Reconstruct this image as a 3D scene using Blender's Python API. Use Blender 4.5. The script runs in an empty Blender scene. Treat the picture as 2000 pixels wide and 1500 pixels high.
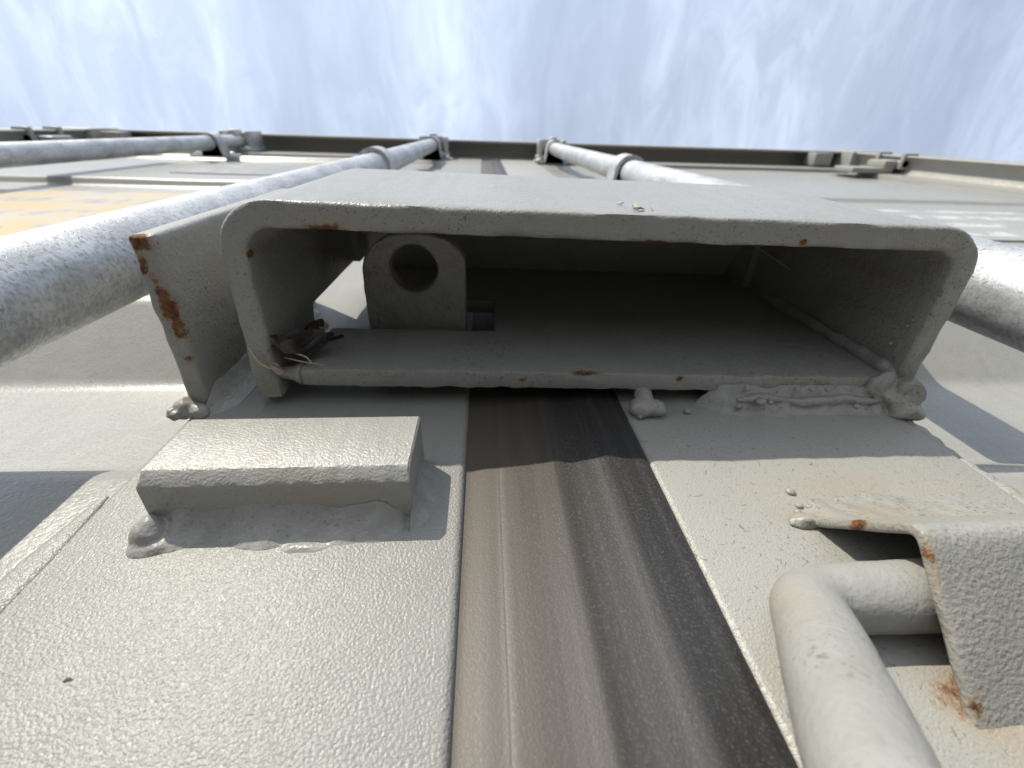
import bpy, bmesh, math, random
from mathutils import Vector, Matrix, noise
random.seed(7)
scene = bpy.context.scene
col = scene.collection
K = 0.85                      # model units -> metres (whole container hangs under one scaled root)
BASE = 0.15                   # height of model zero above the ground

# ---------------------------------------------------------------- camera
F_PX = 881.0
def nrm(v): v = Vector(v); return v / v.length
Zc = nrm((945-1000, 247-750, F_PX))
Yc = nrm((950-1000, 2300-750, F_PX)); Yc = nrm(Yc - Zc*Yc.dot(Zc)); Xc = Yc.cross(Zc)
right = Vector((Xc[0], Yc[0], Zc[0])); down = Vector((Xc[1], Yc[1], Zc[1])); fwd = Vector((Xc[2], Yc[2], Zc[2]))
cam_d = bpy.data.cameras.new('camera')
cam = bpy.data.objects.new('camera', cam_d); col.objects.link(cam)
M = Matrix.Identity(4)
for i in range(3):
    M[i][0] = right[i]; M[i][1] = -down[i]; M[i][2] = -fwd[i]
M.translation = Vector((0, -0.1*K, 1.0*K + BASE))
cam.matrix_world = M
cam_d.sensor_width = 36; cam_d.lens = F_PX/2000*36
cam_d.clip_start = 0.005; cam_d.clip_end = 500
cam_d.dof.use_dof = True; cam_d.dof.focus_distance = 0.118; cam_d.dof.aperture_fstop = 19
scene.camera = cam
scene.render.resolution_x = 1024; scene.render.resolution_y = 768

# ---------------------------------------------------------------- sky, sun, exposure
SUN_TRAVEL = Vector((0.56, 1.0, -0.50)).normalized()
to_sun = -SUN_TRAVEL
world = bpy.data.worlds.new('World'); scene.world = world; world.use_nodes = True
wt = world.node_tree; wt.nodes.clear()
def wn(t, **k):
    n = wt.nodes.new(t)
    for a, b in k.items(): setattr(n, a, b)
    return n
out = wn('ShaderNodeOutputWorld'); bg = wn('ShaderNodeBackground'); wt.links.new(bg.outputs[0], out.inputs[0])
sky = wn('ShaderNodeTexSky', sky_type='NISHITA', sun_disc=False)
sky.sun_elevation = math.asin(to_sun.z); sky.sun_rotation = math.atan2(to_sun.x, to_sun.y) % (2*math.pi)
sky.air_density = 1.0; sky.dust_density = 1.6; sky.ozone_density = 1.0
bg.inputs[1].default_value = 0.115
tc = wn('ShaderNodeTexCoord'); sep = wn('ShaderNodeSeparateXYZ'); wt.links.new(tc.outputs['Generated'], sep.inputs[0])
def wmath(op, a, b):
    n = wn('ShaderNodeMath', operation=op)
    for i, v in enumerate((a, b)):
        if v is None: continue
        if isinstance(v, (int, float)): n.inputs[i].default_value = v
        else: wt.links.new(v, n.inputs[i])
    return n.outputs[0]
zc = wmath('MAXIMUM', sep.outputs[2], 0.12)
comb = wn('ShaderNodeCombineXYZ')
wt.links.new(wmath('DIVIDE', sep.outputs[0], zc), comb.inputs[0]); wt.links.new(wmath('DIVIDE', sep.outputs[1], zc), comb.inputs[1])
def cloud(scale3, nscale, detail, dist, lo, hi, rot=0.0):
    mp = wn('ShaderNodeMapping'); mp.inputs['Scale'].default_value = scale3; mp.inputs['Rotation'].default_value = (0, 0, rot)
    mp.inputs['Location'].default_value = (3.1, 1.7, 0)
    wt.links.new(comb.outputs[0], mp.inputs[0])
    nz = wn('ShaderNodeTexNoise'); nz.inputs['Scale'].default_value = nscale; nz.inputs['Detail'].default_value = detail
    nz.inputs['Roughness'].default_value = 0.6; nz.inputs['Distortion'].default_value = dist
    wt.links.new(mp.outputs[0], nz.inputs['Vector'])
    mr = wn('ShaderNodeMapRange'); mr.inputs['From Min'].default_value = lo; mr.inputs['From Max'].default_value = hi
    wt.links.new(nz.outputs[0], mr.inputs['Value']); return mr.outputs[0]
c1 = cloud((1.9, 0.30, 1), 1.6, 6, 0.4, 0.25, 0.82, 0.16)      # long wisps
c2 = cloud((2.0, 0.8, 1), 8.0, 8, 0.9, 0.42, 0.78, -0.12)      # fine ripples
c3 = cloud((0.5, 0.5, 1), 1.0, 3, 0.0, 0.30, 0.75)             # broad veil
f1 = wmath('MULTIPLY', c1, 0.44); f2 = wmath('MULTIPLY', wmath('MULTIPLY', c2, c1), 0.50); f3 = wmath('MULTIPLY', c3, 0.30)
fac = wmath('MINIMUM', wmath('ADD', wmath('ADD', f1, f2), wmath('ADD', f3, 0.35)), 0.95)
mix = wn('ShaderNodeMix', data_type='RGBA'); wt.links.new(fac, mix.inputs['Factor'])
dotn = wn('ShaderNodeVectorMath', operation='DOT_PRODUCT'); wt.links.new(tc.outputs['Generated'], dotn.inputs[0]); dotn.inputs[1].default_value = tuple(to_sun)
glow = wn('ShaderNodeMapRange'); glow.inputs['From Min'].default_value = 0.30; glow.inputs['From Max'].default_value = 1.0; glow.inputs['To Max'].default_value = 0.7
wt.links.new(dotn.outputs['Value'], glow.inputs['Value'])
halo = wmath('ADD', glow.outputs[0], 1.0)
ccol = wn('ShaderNodeVectorMath', operation='SCALE'); ccol.inputs[0].default_value = (5.6, 6.45, 8.05); wt.links.new(halo, ccol.inputs['Scale']); wt.links.new(ccol.outputs[0], mix.inputs[7])
wt.links.new(sky.outputs[0], mix.inputs[6]); mix.inputs[7].default_value = (6.55, 7.15, 8.3, 1)
wt.links.new(mix.outputs[2], bg.inputs[0])

sun_d = bpy.data.lights.new('sun', 'SUN'); sun_d.energy = 4.4; sun_d.angle = math.radians(0.55); sun_d.color = (1.0, 0.94, 0.815)
sun = bpy.data.objects.new('sun', sun_d); col.objects.link(sun)
sun.rotation_euler = SUN_TRAVEL.to_track_quat('-Z', 'Y').to_euler(); sun.location = (-3, -6, 4)
vs = scene.view_settings
vs.view_transform = 'Standard'; vs.look = 'None'; vs.exposure = 0.2; vs.gamma = 1.0; vs.use_curve_mapping = False
scene.render.engine = 'CYCLES'

# ---------------------------------------------------------------- root
root = bpy.data.objects.new('shipping_container', None); col.objects.link(root)
root.location = (0, 0, BASE); root.scale = (K, K, K)
root['label'] = 'light grey steel shipping container with galvanised locking bars and welded lock box on its doors'
root['category'] = 'shipping container'

# ---------------------------------------------------------------- material helpers
class Mat:
    def __init__(s, name):
        s.m = bpy.data.materials.new(name); s.m.use_nodes = True; s.t = s.m.node_tree; s.t.nodes.clear()
        s.out = s.n('ShaderNodeOutputMaterial'); s.b = s.n('ShaderNodeBsdfPrincipled'); s.l(s.b.outputs[0], s.out.inputs[0])
        tc = s.n('ShaderNodeTexCoord'); tc.object = root; s.co = tc.outputs['Object']
    def n(s, t, **k):
        n = s.t.nodes.new(t)
        for a, b in k.items(): setattr(n, a, b)
        return n
    def l(s, a, b): s.t.links.new(a, b)
    def put(s, sock, v):
        if hasattr(v, 'links'): s.l(v, sock)
        elif isinstance(v, (tuple, list)) and len(v) == 3 and sock.type == 'RGBA': sock.default_value = (*v, 1)
        else: sock.default_value = v
    def math(s, op, a, b=0.0, clamp=False):
        n = s.n('ShaderNodeMath', operation=op, use_clamp=clamp); s.put(n.inputs[0], a); s.put(n.inputs[1], b); return n.outputs[0]
    def noise(s, scale, detail=2, rough=0.5, dist=0.0, stretch=None, off=(0, 0, 0), rot=(0, 0, 0), co=None):
        co = co or s.co
        if stretch or any(off) or any(rot):
            mp = s.n('ShaderNodeMapping'); s.l(co, mp.inputs[0])
            mp.inputs['Scale'].default_value = stretch or (1, 1, 1); mp.inputs['Location'].default_value = off; mp.inputs['Rotation'].default_value = rot
            co = mp.outputs[0]
        n = s.n('ShaderNodeTexNoise'); s.l(co, n.inputs['Vector'])
        n.inputs['Scale'].default_value = scale; n.inputs['Detail'].default_value = detail
        n.inputs['Roughness'].default_value = rough; n.inputs['Distortion'].default_value = dist
        return n.outputs[0]
    def rng(s, v, a, b, c=0.0, d=1.0):
        n = s.n('ShaderNodeMapRange'); s.put(n.inputs['Value'], v)
        for k, x in zip(('From Min', 'From Max', 'To Min', 'To Max'), (a, b, c, d)): n.inputs[k].default_value = x
        return n.outputs[0]
    def mix(s, f, a, b):
        n = s.n('ShaderNodeMix', data_type='RGBA'); s.put(n.inputs['Factor'], f); s.put(n.inputs[6], a); s.put(n.inputs[7], b); return n.outputs[2]
    def bump(s, h, dist, strength=1.0, prev=None):
        n = s.n('ShaderNodeBump'); n.inputs['Distance'].default_value = dist; n.inputs['Strength'].default_value = strength
        s.l(h, n.inputs['Height'])
        if prev: s.l(prev, n.inputs['Normal'])
        return n.outputs[0]
    def spots(s, lst):
        """soft mask that is 1 inside any ellipsoid (centre, radii) given in container coordinates"""
        acc = None
        for c, r in lst:
            r = (r, r, r) if isinstance(r, (int, float)) else r
            v = s.n('ShaderNodeVectorMath', operation='SUBTRACT'); s.l(s.co, v.inputs[0]); v.inputs[1].default_value = c
            w = s.n('ShaderNodeVectorMath', operation='DIVIDE'); s.l(v.outputs[0], w.inputs[0]); w.inputs[1].default_value = r
            L = s.n('ShaderNodeVectorMath', operation='LENGTH'); s.l(w.outputs[0], L.inputs[0])
            f = s.rng(L.outputs['Value'], 1.0, 0.0)
            acc = f if acc is None else s.math('MAXIMUM', acc, f)
        return acc

PAINT = (0.275, 0.272, 0.253)
def paint(name, color=PAINT, peel=620, peel_d=0.00022, wave=70, wave_d=0.00025, speck=0.5, crack=0.0, rust=None, rough=0.40, dirt=0.25, stain=None, rust_all=0.0, stretch=None):
    m = Mat(name)
    big = m.noise(9, 4, 0.6); mid = m.noise(45, 4, 0.65, off=(1, 2, 3))
    c = m.mix(m.rng(big, 0.35, 0.7), color, tuple(x*y for x, y in zip(color, (1.06, 1.05, 1.01))))
    c = m.mix(m.math('MULTIPLY', m.rng(mid, 0.5, 0.75), dirt), c, tuple(x*y for x, y in zip(color, (0.74, 0.70, 0.64))))
    # faint run-off streaks and scuffs
    st = m.math('MULTIPLY', m.rng(m.noise(110, 4, 0.6, stretch=(1, 1, 0.05), off=(2, 9, 5)), 0.50, 0.72), m.rng(m.noise(7, 3, 0.6, off=(6, 2, 8)), 0.42, 0.62))
    c = m.mix(m.math('MULTIPLY', st, dirt*0.9+0.08), c, tuple(x*y for x, y in zip(color, (0.62, 0.57, 0.50))))
    sc = m.math('MULTIPLY', m.rng(m.noise(260, 2, 0.5, stretch=(1, 1, 0.12), rot=(0.0, 0.6, 0.0), off=(1, 8, 2)), 0.70, 0.74), m.rng(m.noise(30, 2, 0.5, off=(7, 7, 7)), 0.54, 0.64))
    c = m.mix(m.math('MULTIPLY', sc, 0.35), c, tuple(min(1, x*1.5) for x in color))
    p = m.noise(peel, 2, 0.5, stretch=stretch)
    # dirt caught in the pits of the paint
    sp = m.noise(peel*0.9, 2, 0.6, off=(5, 7, 1)); patch = m.noise(26, 3, 0.6, off=(9, 1, 4))
    spf = m.math('MULTIPLY', m.rng(sp, 0.60, 0.66), m.math('MULTIPLY', m.rng(patch, 0.36, 0.62), speck))
    c = m.mix(spf, c, (0.115, 0.10, 0.085))
    h = p
    if crack > 0:
        warp = m.noise(60, 3, 0.6, off=(2, 2, 2))
        vm = m.n('ShaderNodeVectorMath', operation='MULTIPLY_ADD'); 
        nz = m.n('ShaderNodeTexNoise'); nz.inputs['Scale'].default_value = 90; nz.inputs['Detail'].default_value = 3; m.l(m.co, nz.inputs['Vector'])
        m.l(nz.outputs['Color'], vm.inputs[0]); vm.inputs[1].default_value = (0.008, 0.008, 0.008); m.l(m.co, vm.inputs[2])
        vo = m.n('ShaderNodeTexVoronoi', feature='DISTANCE_TO_EDGE'); vo.inputs['Scale'].default_value = 230; m.l(vm.outputs[0], vo.inputs['Vector'])
        line = m.rng(vo.outputs[0], 0.045, 0.012)
        brk = m.rng(m.noise(420, 2, 0.5, off=(4, 4, 8)), 0.56, 0.63)
        cf = m.math('MULTIPLY', line, m.math('MULTIPLY', brk, crack))
        c = m.mix(cf, c, (0.13, 0.09, 0.06))
        h = m.math('SUBTRACT', h, m.math('MULTIPLY', cf, 0.35))
    if stain:
        sm = m.math('MULTIPLY', m.spots(stain), m.rng(m.noise(55, 5, 0.7, stretch=(1, 1, 3)), 0.32, 0.62), clamp=True)
        c = m.mix(m.math('MULTIPLY', sm, 0.55), c, (0.30, 0.235, 0.155))
    rg = m.rng(p, 0.3, 0.7, rough-0.07, rough+0.09)
    if rust or rust_all:
        rn = m.noise(170, 5, 0.7, off=(3, 6, 2))
        sm = m.spots(rust) if rust else 0.0
        if rust_all: sm = m.math('MAXIMUM', sm, rust_all)
        rf = m.rng(m.math('ADD', m.math('MULTIPLY', sm, 0.75), m.math('MULTIPLY', m.math('SUBTRACT', rn, 0.5), 1.6)), 0.30, 0.52)
        halo = m.rng(m.math('ADD', m.math('MULTIPLY', sm, 0.75), m.math('MULTIPLY', m.math('SUBTRACT', rn, 0.5), 1.0)), 0.08, 0.5, 0, 0.55)
        c = m.mix(halo, c, (0.30, 0.20, 0.105))
        rc = m.mix(m.rng(m.noise(420, 3, 0.6), 0.35, 0.65), (0.055, 0.024, 0.012), (0.20, 0.082, 0.022))
        c = m.mix(rf, c, rc)
        rg = m.math('ADD', rg, m.math('MULTIPLY', rf, 0.4), clamp=True)
        h = m.math('ADD', h, m.math('MULTIPLY', m.math('MULTIPLY', rf, m.noise(900, 3, 0.6)), 0.8))
    m.put(m.b.inputs['Base Color'], c); m.put(m.b.inputs['Roughness'], rg)
    m.b.inputs['Specular IOR Level'].default_value = 0.5
    nb = m.bump(m.noise(wave, 3, 0.5, off=(7, 3, 3)), wave_d)
    m.l(m.bump(h, peel_d*2.2, 1.0, nb), m.b.inputs['Normal'])
    return m.m

MAT = {}
MAT['door_l'] = paint('grey_door_paint', color=tuple(x*0.90 for x in PAINT), peel=1350, peel_d=0.00015, speck=0.6, rough=0.38, crack=0.0)
MAT['door_r'] = paint('grey_door_paint_cracked', peel=1500, peel_d=0.00010, speck=0.9, crack=0.6, dirt=0.12, color=tuple(x*1.06 for x in PAINT),
                      stain=[((0.125, 0, 1.103), (0.055, 0.03, 0.016)), ((0.10, 0, 1.095), (0.02, 0.02, 0.014)), ((0.104, 0, 1.04), (0.02, 0.02, 0.02))],
                      rust=[((0.100, 0, 1.043), (0.010, 0.01, 0.009))])
MAT['sheet'] = paint('grey_panel_paint', peel=900, peel_d=0.00006, speck=0.3, rough=0.30, dirt=0.2)
MAT['box'] = paint('grey_lock_box_paint', rough=0.33, peel=1200, peel_d=0.00009, speck=1.0, wave=210, wave_d=0.0005, dirt=0.3,
                   rust=[((-0.054, -0.0690, 1.158), (0.013, 0.0032, 0.006)), ((-0.0765, -0.0625, 1.158), (0.004, 0.004, 0.006)), ((-0.0795, -0.060, 1.160), (0.003, 0.003, 0.005)),
                         ((0.060, -0.0665, 1.158), (0.010, 0.0015, 0.005)), ((0.113, -0.0675, 1.158), (0.0025, 0.0018, 0.004))], stain=[((0.122, -0.0715, 1.158), (0.009, 0.004, 0.006)), ((0.160, -0.070, 1.158), (0.014, 0.006, 0.006)), ((-0.052, -0.070, 1.158), (0.020, 0.006, 0.006))])
MAT['plate'] = paint('grey_back_plate_paint', peel=900, peel_d=0.00012, speck=0.8, wave=160, wave_d=0.0005, dirt=0.4,
                     rust=[((0.041, -0.0146, 1.1585), (0.0105, 0.0016, 0.004)), ((0.015, -0.012, 1.158), (0.0035, 0.002, 0.005)), ((0.080, -0.0125, 1.158), (0.003, 0.002, 0.004))])
MAT['guard'] = paint('grey_guard_plate_paint', peel=1000, peel_d=0.00012, speck=0.8, wave=150, wave_d=0.0005, dirt=0.3,
                     rust=[((-0.1115, -0.0645, 1.156), (0.0065, 0.007, 0.006)), ((-0.1105, -0.052, 1.156), (0.0045, 0.006, 0.006)), ((-0.1100, -0.042, 1.156), (0.005, 0.010, 0.006)),
                           ((-0.1095, -0.033, 1.156), (0.004, 0.005, 0.006)), ((-0.1090, -0.0225, 1.156), (0.003, 0.003, 0.006)), ((-0.1125, -0.058, 1.156), (0.004, 0.008, 0.005)), ((-0.1100, -0.047, 1.156), (0.004, 0.012, 0.005)), ((-0.1085, -0.038, 1.156), (0.003, 0.012, 0.005))])
MAT['block'] = paint('grey_block_paint', peel=1300, peel_d=0.00010, speck=0.9, wave=120, wave_d=0.0003,
                     stain=[((-0.045, -0.006, 1.094), (0.02, 0.02, 0.01))])
MAT['weld'] = paint('painted_weld', peel=800, peel_d=0.00010, speck=0.7, wave=160, wave_d=0.0005, rough=0.36, dirt=0.4)
MAT['angle'] = paint('grey_angle_paint', peel=950, peel_d=0.00016, speck=1.0, crack=0.25, wave=60, dirt=0.4, color=(0.268, 0.266, 0.25),
                     rust=[((0.0965, -0.013, 1.0785), (0.002, 0.006, 0.004)), ((0.0965, -0.022, 1.060), (0.0016, 0.005, 0.007)), ((0.097, -0.003, 1.0405), (0.003, 0.004, 0.003))],
                     stain=[((0.11, -0.004, 1.088), (0.05, 0.012, 0.014)), ((0.0965, -0.015, 1.067), (0.003, 0.02, 0.025))])
MAT['loop'] = paint('grey_rod_paint', rough=0.5, peel=760, peel_d=0.00009, speck=0.9, crack=0.0, dirt=0.45, color=(0.282, 0.28, 0.266),
                    stain=[((0.058, -0.0115, 1.055), (0.012, 0.02, 0.02))], rust=[((0.099, -0.0195, 1.0525), (0.008, 0.004, 0.004))])
MAT['frame'] = paint('grey_frame_paint', peel=300, peel_d=0.0003, speck=0.2, wave=20, wave_d=0.002, stain=[((0.75, 0, 2.80), (0.7, 0.2, 0.2)), ((-0.45, 0, 2.80), (0.35, 0.2, 0.2))])

def galvanised():
    m = Mat('galvanised_steel')
    a = m.noise(34, 5, 0.65, stretch=(1, 1, 0.6)); b = m.noise(420, 4, 0.65, stretch=(1, 1, 1.3)); d = m.noise(560, 3, 0.55, stretch=(0.8, 0.8, 1.5), off=(3, 3, 3))
    c = m.mix(m.rng(a, 0.38, 0.66), (0.63, 0.64, 0.645), (0.36, 0.37, 0.375))
    c = m.mix(m.rng(b, 0.44, 0.70, 0, 0.75), c, (0.25, 0.255, 0.255))
    fl = m.math('MULTIPLY', m.rng(d, 0.57, 0.63), m.rng(m.noise(40, 3, 0.6, off=(8, 8, 1)), 0.36, 0.6))
    c = m.mix(m.math('MULTIPLY', fl, 0.65), c, (0.13, 0.135, 0.14))
    m.put(m.b.inputs['Base Color'], c); m.b.inputs['Metallic'].default_value = 0.45
    m.put(m.b.inputs['Roughness'], m.rng(b, 0.3, 0.7, 0.36, 0.56))
    m.l(m.bump(m.math('SUBTRACT', b, m.math('MULTIPLY', fl, 0.5)), 0.00018, 1.0, m.bump(m.noise(60, 2), 0.0006)), m.b.inputs['Normal'])
    return m.m
MAT['galv'] = galvanised()

def rubber():
    m = Mat('dusty_black_rubber')
    sx = m.n('ShaderNodeSeparateXYZ'); m.l(m.co, sx.inputs[0])
    streak = m.noise(380, 3, 0.6, stretch=(1, 1, 0.02)); fine = m.noise(1500, 3, 0.65); wide = m.noise(45, 4, 0.6, stretch=(1, 1, 0.12))
    dust = m.math('MULTIPLY', m.rng(sx.outputs[0], 0.038, -0.007), m.rng(wide, 0.25, 0.7, 0.6, 1.0), clamp=True)
    c = m.mix(dust, (0.019, 0.0183, 0.018), (0.092, 0.075, 0.055))
    c = m.mix(m.rng(streak, 0.45, 0.75, 0, 0.22), c, (0.10, 0.095, 0.09))
    c = m.mix(m.math('MULTIPLY', m.rng(fine, 0.52, 0.72), 0.35), c, (0.15, 0.13, 0.105))
    g = m.math('MULTIPLY', m.rng(m.noise(1100, 3, 0.7, dist=1.5, off=(3, 1, 1)), 0.68, 0.71), m.rng(m.noise(50, 3), 0.48, 0.66))
    c = m.mix(m.math('MULTIPLY', g, 0.7), c, (0.26, 0.225, 0.17))
    m.put(m.b.inputs['Base Color'], c); m.put(m.b.inputs['Roughness'], m.rng(fine, 0.3, 0.7, 0.46, 0.56)); m.b.inputs['Specular IOR Level'].default_value = 0.5
    m.l(m.bump(streak, 0.00004, 1.0, m.bump(fine, 0.00006)), m.b.inputs['Normal'])
    return m.m
MAT['rubber'] = rubber()

def plain(name, color, rough=0.6, nscale=60, var=0.25, bump=0.0004):
    m = Mat(name); n = m.noise(nscale, 5, 0.65)
    m.put(m.b.inputs['Base Color'], m.mix(m.rng(n, 0.3, 0.7), tuple(x*(1-var) for x in color), tuple(min(1, x*(1+var)) for x in color)))
    m.b.inputs['Roughness'].default_value = rough; m.l(m.bump(n, bump), m.b.inputs['Normal']); return m.m
MAT['straw'] = plain('dry_straw', (0.52, 0.42, 0.28), 0.7, 300)
MAT['leaf'] = plain('dark_dry_leaf', (0.060, 0.050, 0.042), 0.75, 200, 0.5)
MAT['scrap'] = plain('pale_leaf_scrap', (0.40, 0.35, 0.27), 0.7, 300)
MAT['bolt'] = plain('rusty_green_bolt', (0.060, 0.055, 0.040), 0.7, 220, 0.7)
MAT['chip'] = plain('flaking_paint', (0.36, 0.33, 0.27), 0.6, 500, 0.4)
MAT['web'] = plain('dusty_cobweb', (0.07, 0.068, 0.066), 0.8, 300)

def decal(name, base, ink, rows, dens, fade=0.3):
    m = Mat(name); sx = m.n('ShaderNodeSeparateXYZ'); m.l(m.co, sx.inputs[0])
    row = m.math('SINE', m.math('MULTIPLY', sx.outputs[2], rows)); word = m.noise(34, 3, 0.7, stretch=(1, 1, 0.6))
    f = m.math('MULTIPLY', m.rng(row, 0.0, 0.3), m.rng(word, dens, dens+0.06))
    wear = m.noise(7, 5, 0.6, off=(4, 1, 2))
    c = m.mix(m.rng(wear, 0.40, 0.62), base[0], base[1])
    m.put(m.b.inputs['Base Color'], m.mix(m.math('MULTIPLY', f, 0.85), c, ink)); m.b.inputs['Roughness'].default_value = 0.4
    return m.m
MAT['decal_orange'] = decal('worn_orange_label', ((0.42, 0.315, 0.14), (0.37, 0.335, 0.275)), (0.22, 0.22, 0.27), 62, 0.54)
MAT['decal_dark'] = decal('faded_text_panel', (PAINT, tuple(x*0.92 for x in PAINT)), (0.10, 0.10, 0.095), 210, 0.43)
MAT['decal_white'] = decal('white_marking', (PAINT, tuple(x*1.1 for x in PAINT)), (0.50, 0.50, 0.48), 90, 0.46)

def ground_mat():
    m = Mat('pale_compacted_gravel'); n = m.noise(14, 8, 0.7); b = m.noise(1.2, 4)
    c = m.mix(m.rng(n, 0.3, 0.7), (0.365, 0.38, 0.40), (0.495, 0.515, 0.54)); c = m.mix(m.rng(b, 0.4, 0.7, 0, 0.4), c, (0.42, 0.435, 0.455))
    m.put(m.b.inputs['Base Color'], c); m.b.inputs['Roughness'].default_value = 0.95; m.l(m.bump(n, 0.01), m.b.inputs['Normal']); return m.m
MAT['ground'] = ground_mat()

# ---------------------------------------------------------------- mesh helpers
def link(name, bm, mat, parent=root, smooth=35, label=None):
    me = bpy.data.meshes.new(name); bmesh.ops.recalc_face_normals(bm, faces=bm.faces); bm.to_mesh(me); bm.free()
    me.materials.append(mat if not isinstance(mat, str) else MAT[mat])
    if smooth:
        me.shade_smooth(); me.set_sharp_from_angle(angle=math.radians(smooth))
    o = bpy.data.objects.new(name, me); col.objects.link(o); o.parent = parent
    if label: o['label'] = label
    return o
def box_bm(x0, x1, y0, y1, z0, z1, bev=0.0, seg=2, bm=None):
    b = bmesh.new()
    bmesh.ops.create_cube(b, size=1)
    for v in b.verts: v.co = Vector(((x0+x1)/2+v.co.x*(x1-x0), (y0+y1)/2+v.co.y*(y1-y0), (z0+z1)/2+v.co.z*(z1-z0)))
    if bev: bmesh.ops.bevel(b, geom=list(b.edges), offset=bev, segments=seg, affect='EDGES', profile=0.5)
    if bm is None: return b
    me = bpy.data.meshes.new('tmp'); b.to_mesh(me); b.free(); bm.from_mesh(me); bpy.data.meshes.remove(me); return bm
def rough(bm, amp, scale, seed=0.0, fn=None):
    for v in bm.verts:
        if fn and not fn(v.co): continue
        v.co += noise.noise_vector(v.co*scale + Vector((seed, seed*1.7, -seed)))*amp
def grid_faces(bm, rings, close_u=False, close_v=False):
    n = len(rings); k = len(rings[0])
    for i in range(n if close_v else n-1):
        a, b = rings[i], rings[(i+1) % n]
        for j in range(k if close_u else k-1):
            q = (a[j], a[(j+1) % k], b[(j+1) % k], b[j])
            if len(set(q)) == 4:
                try: bm.faces.new(q)
                except ValueError: pass
def tube(bm, pts, radii, seg=16, cap=True):
    pts = [Vector(p) for p in pts]; rings = []; up = None
    for i, p in enumerate(pts):
        t = (pts[min(i+1, len(pts)-1)] - pts[max(i-1, 0)]).normalized()
        if up is None:
            up = Vector((0, 1, 0)) if abs(t.y) < 0.8 else Vector((1, 0, 0))
        up = (up - t*up.dot(t)).normalized(); s = t.cross(up)
        r = radii[i] if isinstance(radii, (list, tuple)) else radii
        rings.append([bm.verts.new(p + (up*math.cos(a)+s*math.sin(a))*r) for a in (2*math.pi*j/seg for j in range(seg))])
    grid_faces(bm, rings, close_u=True)
    if cap: bm.faces.new(rings[0]); bm.faces.new(list(reversed(rings[-1])))
    return rings
def resample(pts, step):
    pts = [Vector(p) for p in pts]; outp = [pts[0]]
    for a, b in zip(pts, pts[1:]):
        n = max(1, int((b-a).length/step))
        outp += [a.lerp(b, i/n) for i in range(1, n+1)]
    return outp
def weld(bm, pts, r, seed=0, ripple=0.007, jit=0.35, amp=0.0012):
    """irregular weld bead: fat tube with ripples and lumps"""
    P = resample(pts, 0.0016); rad = []; s = 0
    for i, p in enumerate(P):
        if i: s += (p-P[i-1]).length
        k = 1 + 0.10*math.sin(2*math.pi*s/ripple) + jit*noise.noise(Vector((s*75, seed*3.1, 0)))
        e = min(1.0, 0.35+0.65*min(i, len(P)-1-i)/4)
        rad.append(r*k*e)
    bm2 = bmesh.new(); tube(bm2, P, rad, 18)
    rough(bm2, amp, 130, seed); rough(bm2, amp*0.35, 420, seed+2)
    me = bpy.data.meshes.new('tmp'); bm2.to_mesh(me); bm2.free(); bm.from_mesh(me); bpy.data.meshes.remove(me)
def fuse(o, voxel=0.0006, it=6):
    m = o.modifiers.new('r', 'REMESH'); m.mode = 'VOXEL'; m.voxel_size = voxel; m.use_smooth_shade = True
    q = o.modifiers.new('s', 'SMOOTH'); q.factor = 0.5; q.iterations = it
    me = bpy.data.meshes.new_from_object(o.evaluated_get(bpy.context.evaluated_depsgraph_get()))
    old = o.data; o.modifiers.clear(); o.data = me; bpy.data.meshes.remove(old); me.name = o.name; me.shade_smooth()
    return o
def fillet(bm, rows, bulge=0.0, seed=0, amp=0.0004, n=9):
    """concave or convex weld skin between two edges; rows = (point on plate, corner, point on door)"""
    R = []; P = []
    for (a, c, b), (a2, c2, b2) in zip(rows, rows[1:]):
        L = (Vector(c2)-Vector(c)).length; k = max(1, int(L/0.0012))
        for i in range(k): P.append([Vector(u).lerp(Vector(w), i/k) for u, w in ((a, a2), (c, c2), (b, b2))])
    P.append([Vector(u) for u in rows[-1]])
    for i, (a, c, b) in enumerate(P):
        e = min(1.0, min(i, len(P)-1-i)/9+0.12); e = math.sin(e*math.pi/2); s1 = 1+0.30*noise.noise(Vector((i*0.11, seed, 1))); s2 = 1+0.35*noise.noise(Vector((i*0.10, seed, 5)))
        a = c+(a-c)*s1*e; b = c+(b-c)*s2*e; mid = (a+b)/2; ctrl = c.lerp(mid, 1.0+bulge-0.45); ring = []
        for j in range(n+1):
            t = j/n; p = (1-t)**2*a+2*t*(1-t)*ctrl+t*t*b
            w = math.sin(math.pi*t); p += (mid-c).normalized()*w*amp*(noise.noise(Vector((i*0.35, t*3, seed)))+0.6*math.sin(i*0.9+3*t))
            ring.append(bm.verts.new(p))
        R.append([bm.verts.new(c)]+ring)
    grid_faces(bm, R, close_u=True); bm.faces.new(R[0]); bm.faces.new(list(reversed(R[-1])))
def blob(bm, c, r, seed=0, amp=0.18, sub=3):
    b = bmesh.new(); bmesh.ops.create_icosphere(b, subdivisions=sub, radius=1)
    r = Vector((r, r, r)) if isinstance(r, (int, float)) else Vector(r)
    for v in b.verts:
        n = v.co.copy(); k = 1+amp*noise.noise(n*1.6+Vector((seed*5.3, seed, 0)))
        v.co = Vector(c) + Vector((n.x*r.x, n.y*r.y, n.z*r.z))*k
    me = bpy.data.meshes.new('tmp'); b.to_mesh(me); b.free(); bm.from_mesh(me); bpy.data.meshes.remove(me)
def prism_x(profile, x0, x1, nx=1):
    """closed (y, z) outline extruded along x"""
    bm = bmesh.new(); rings = []
    for i in range(nx+1):
        x = x0+(x1-x0)*i/nx; rings.append([bm.verts.new((x, y, z)) for y, z in profile])
    grid_faces(bm, rings, close_u=True); bm.faces.new(rings[0]); bm.faces.new(list(reversed(rings[-1]))); return bm

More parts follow.
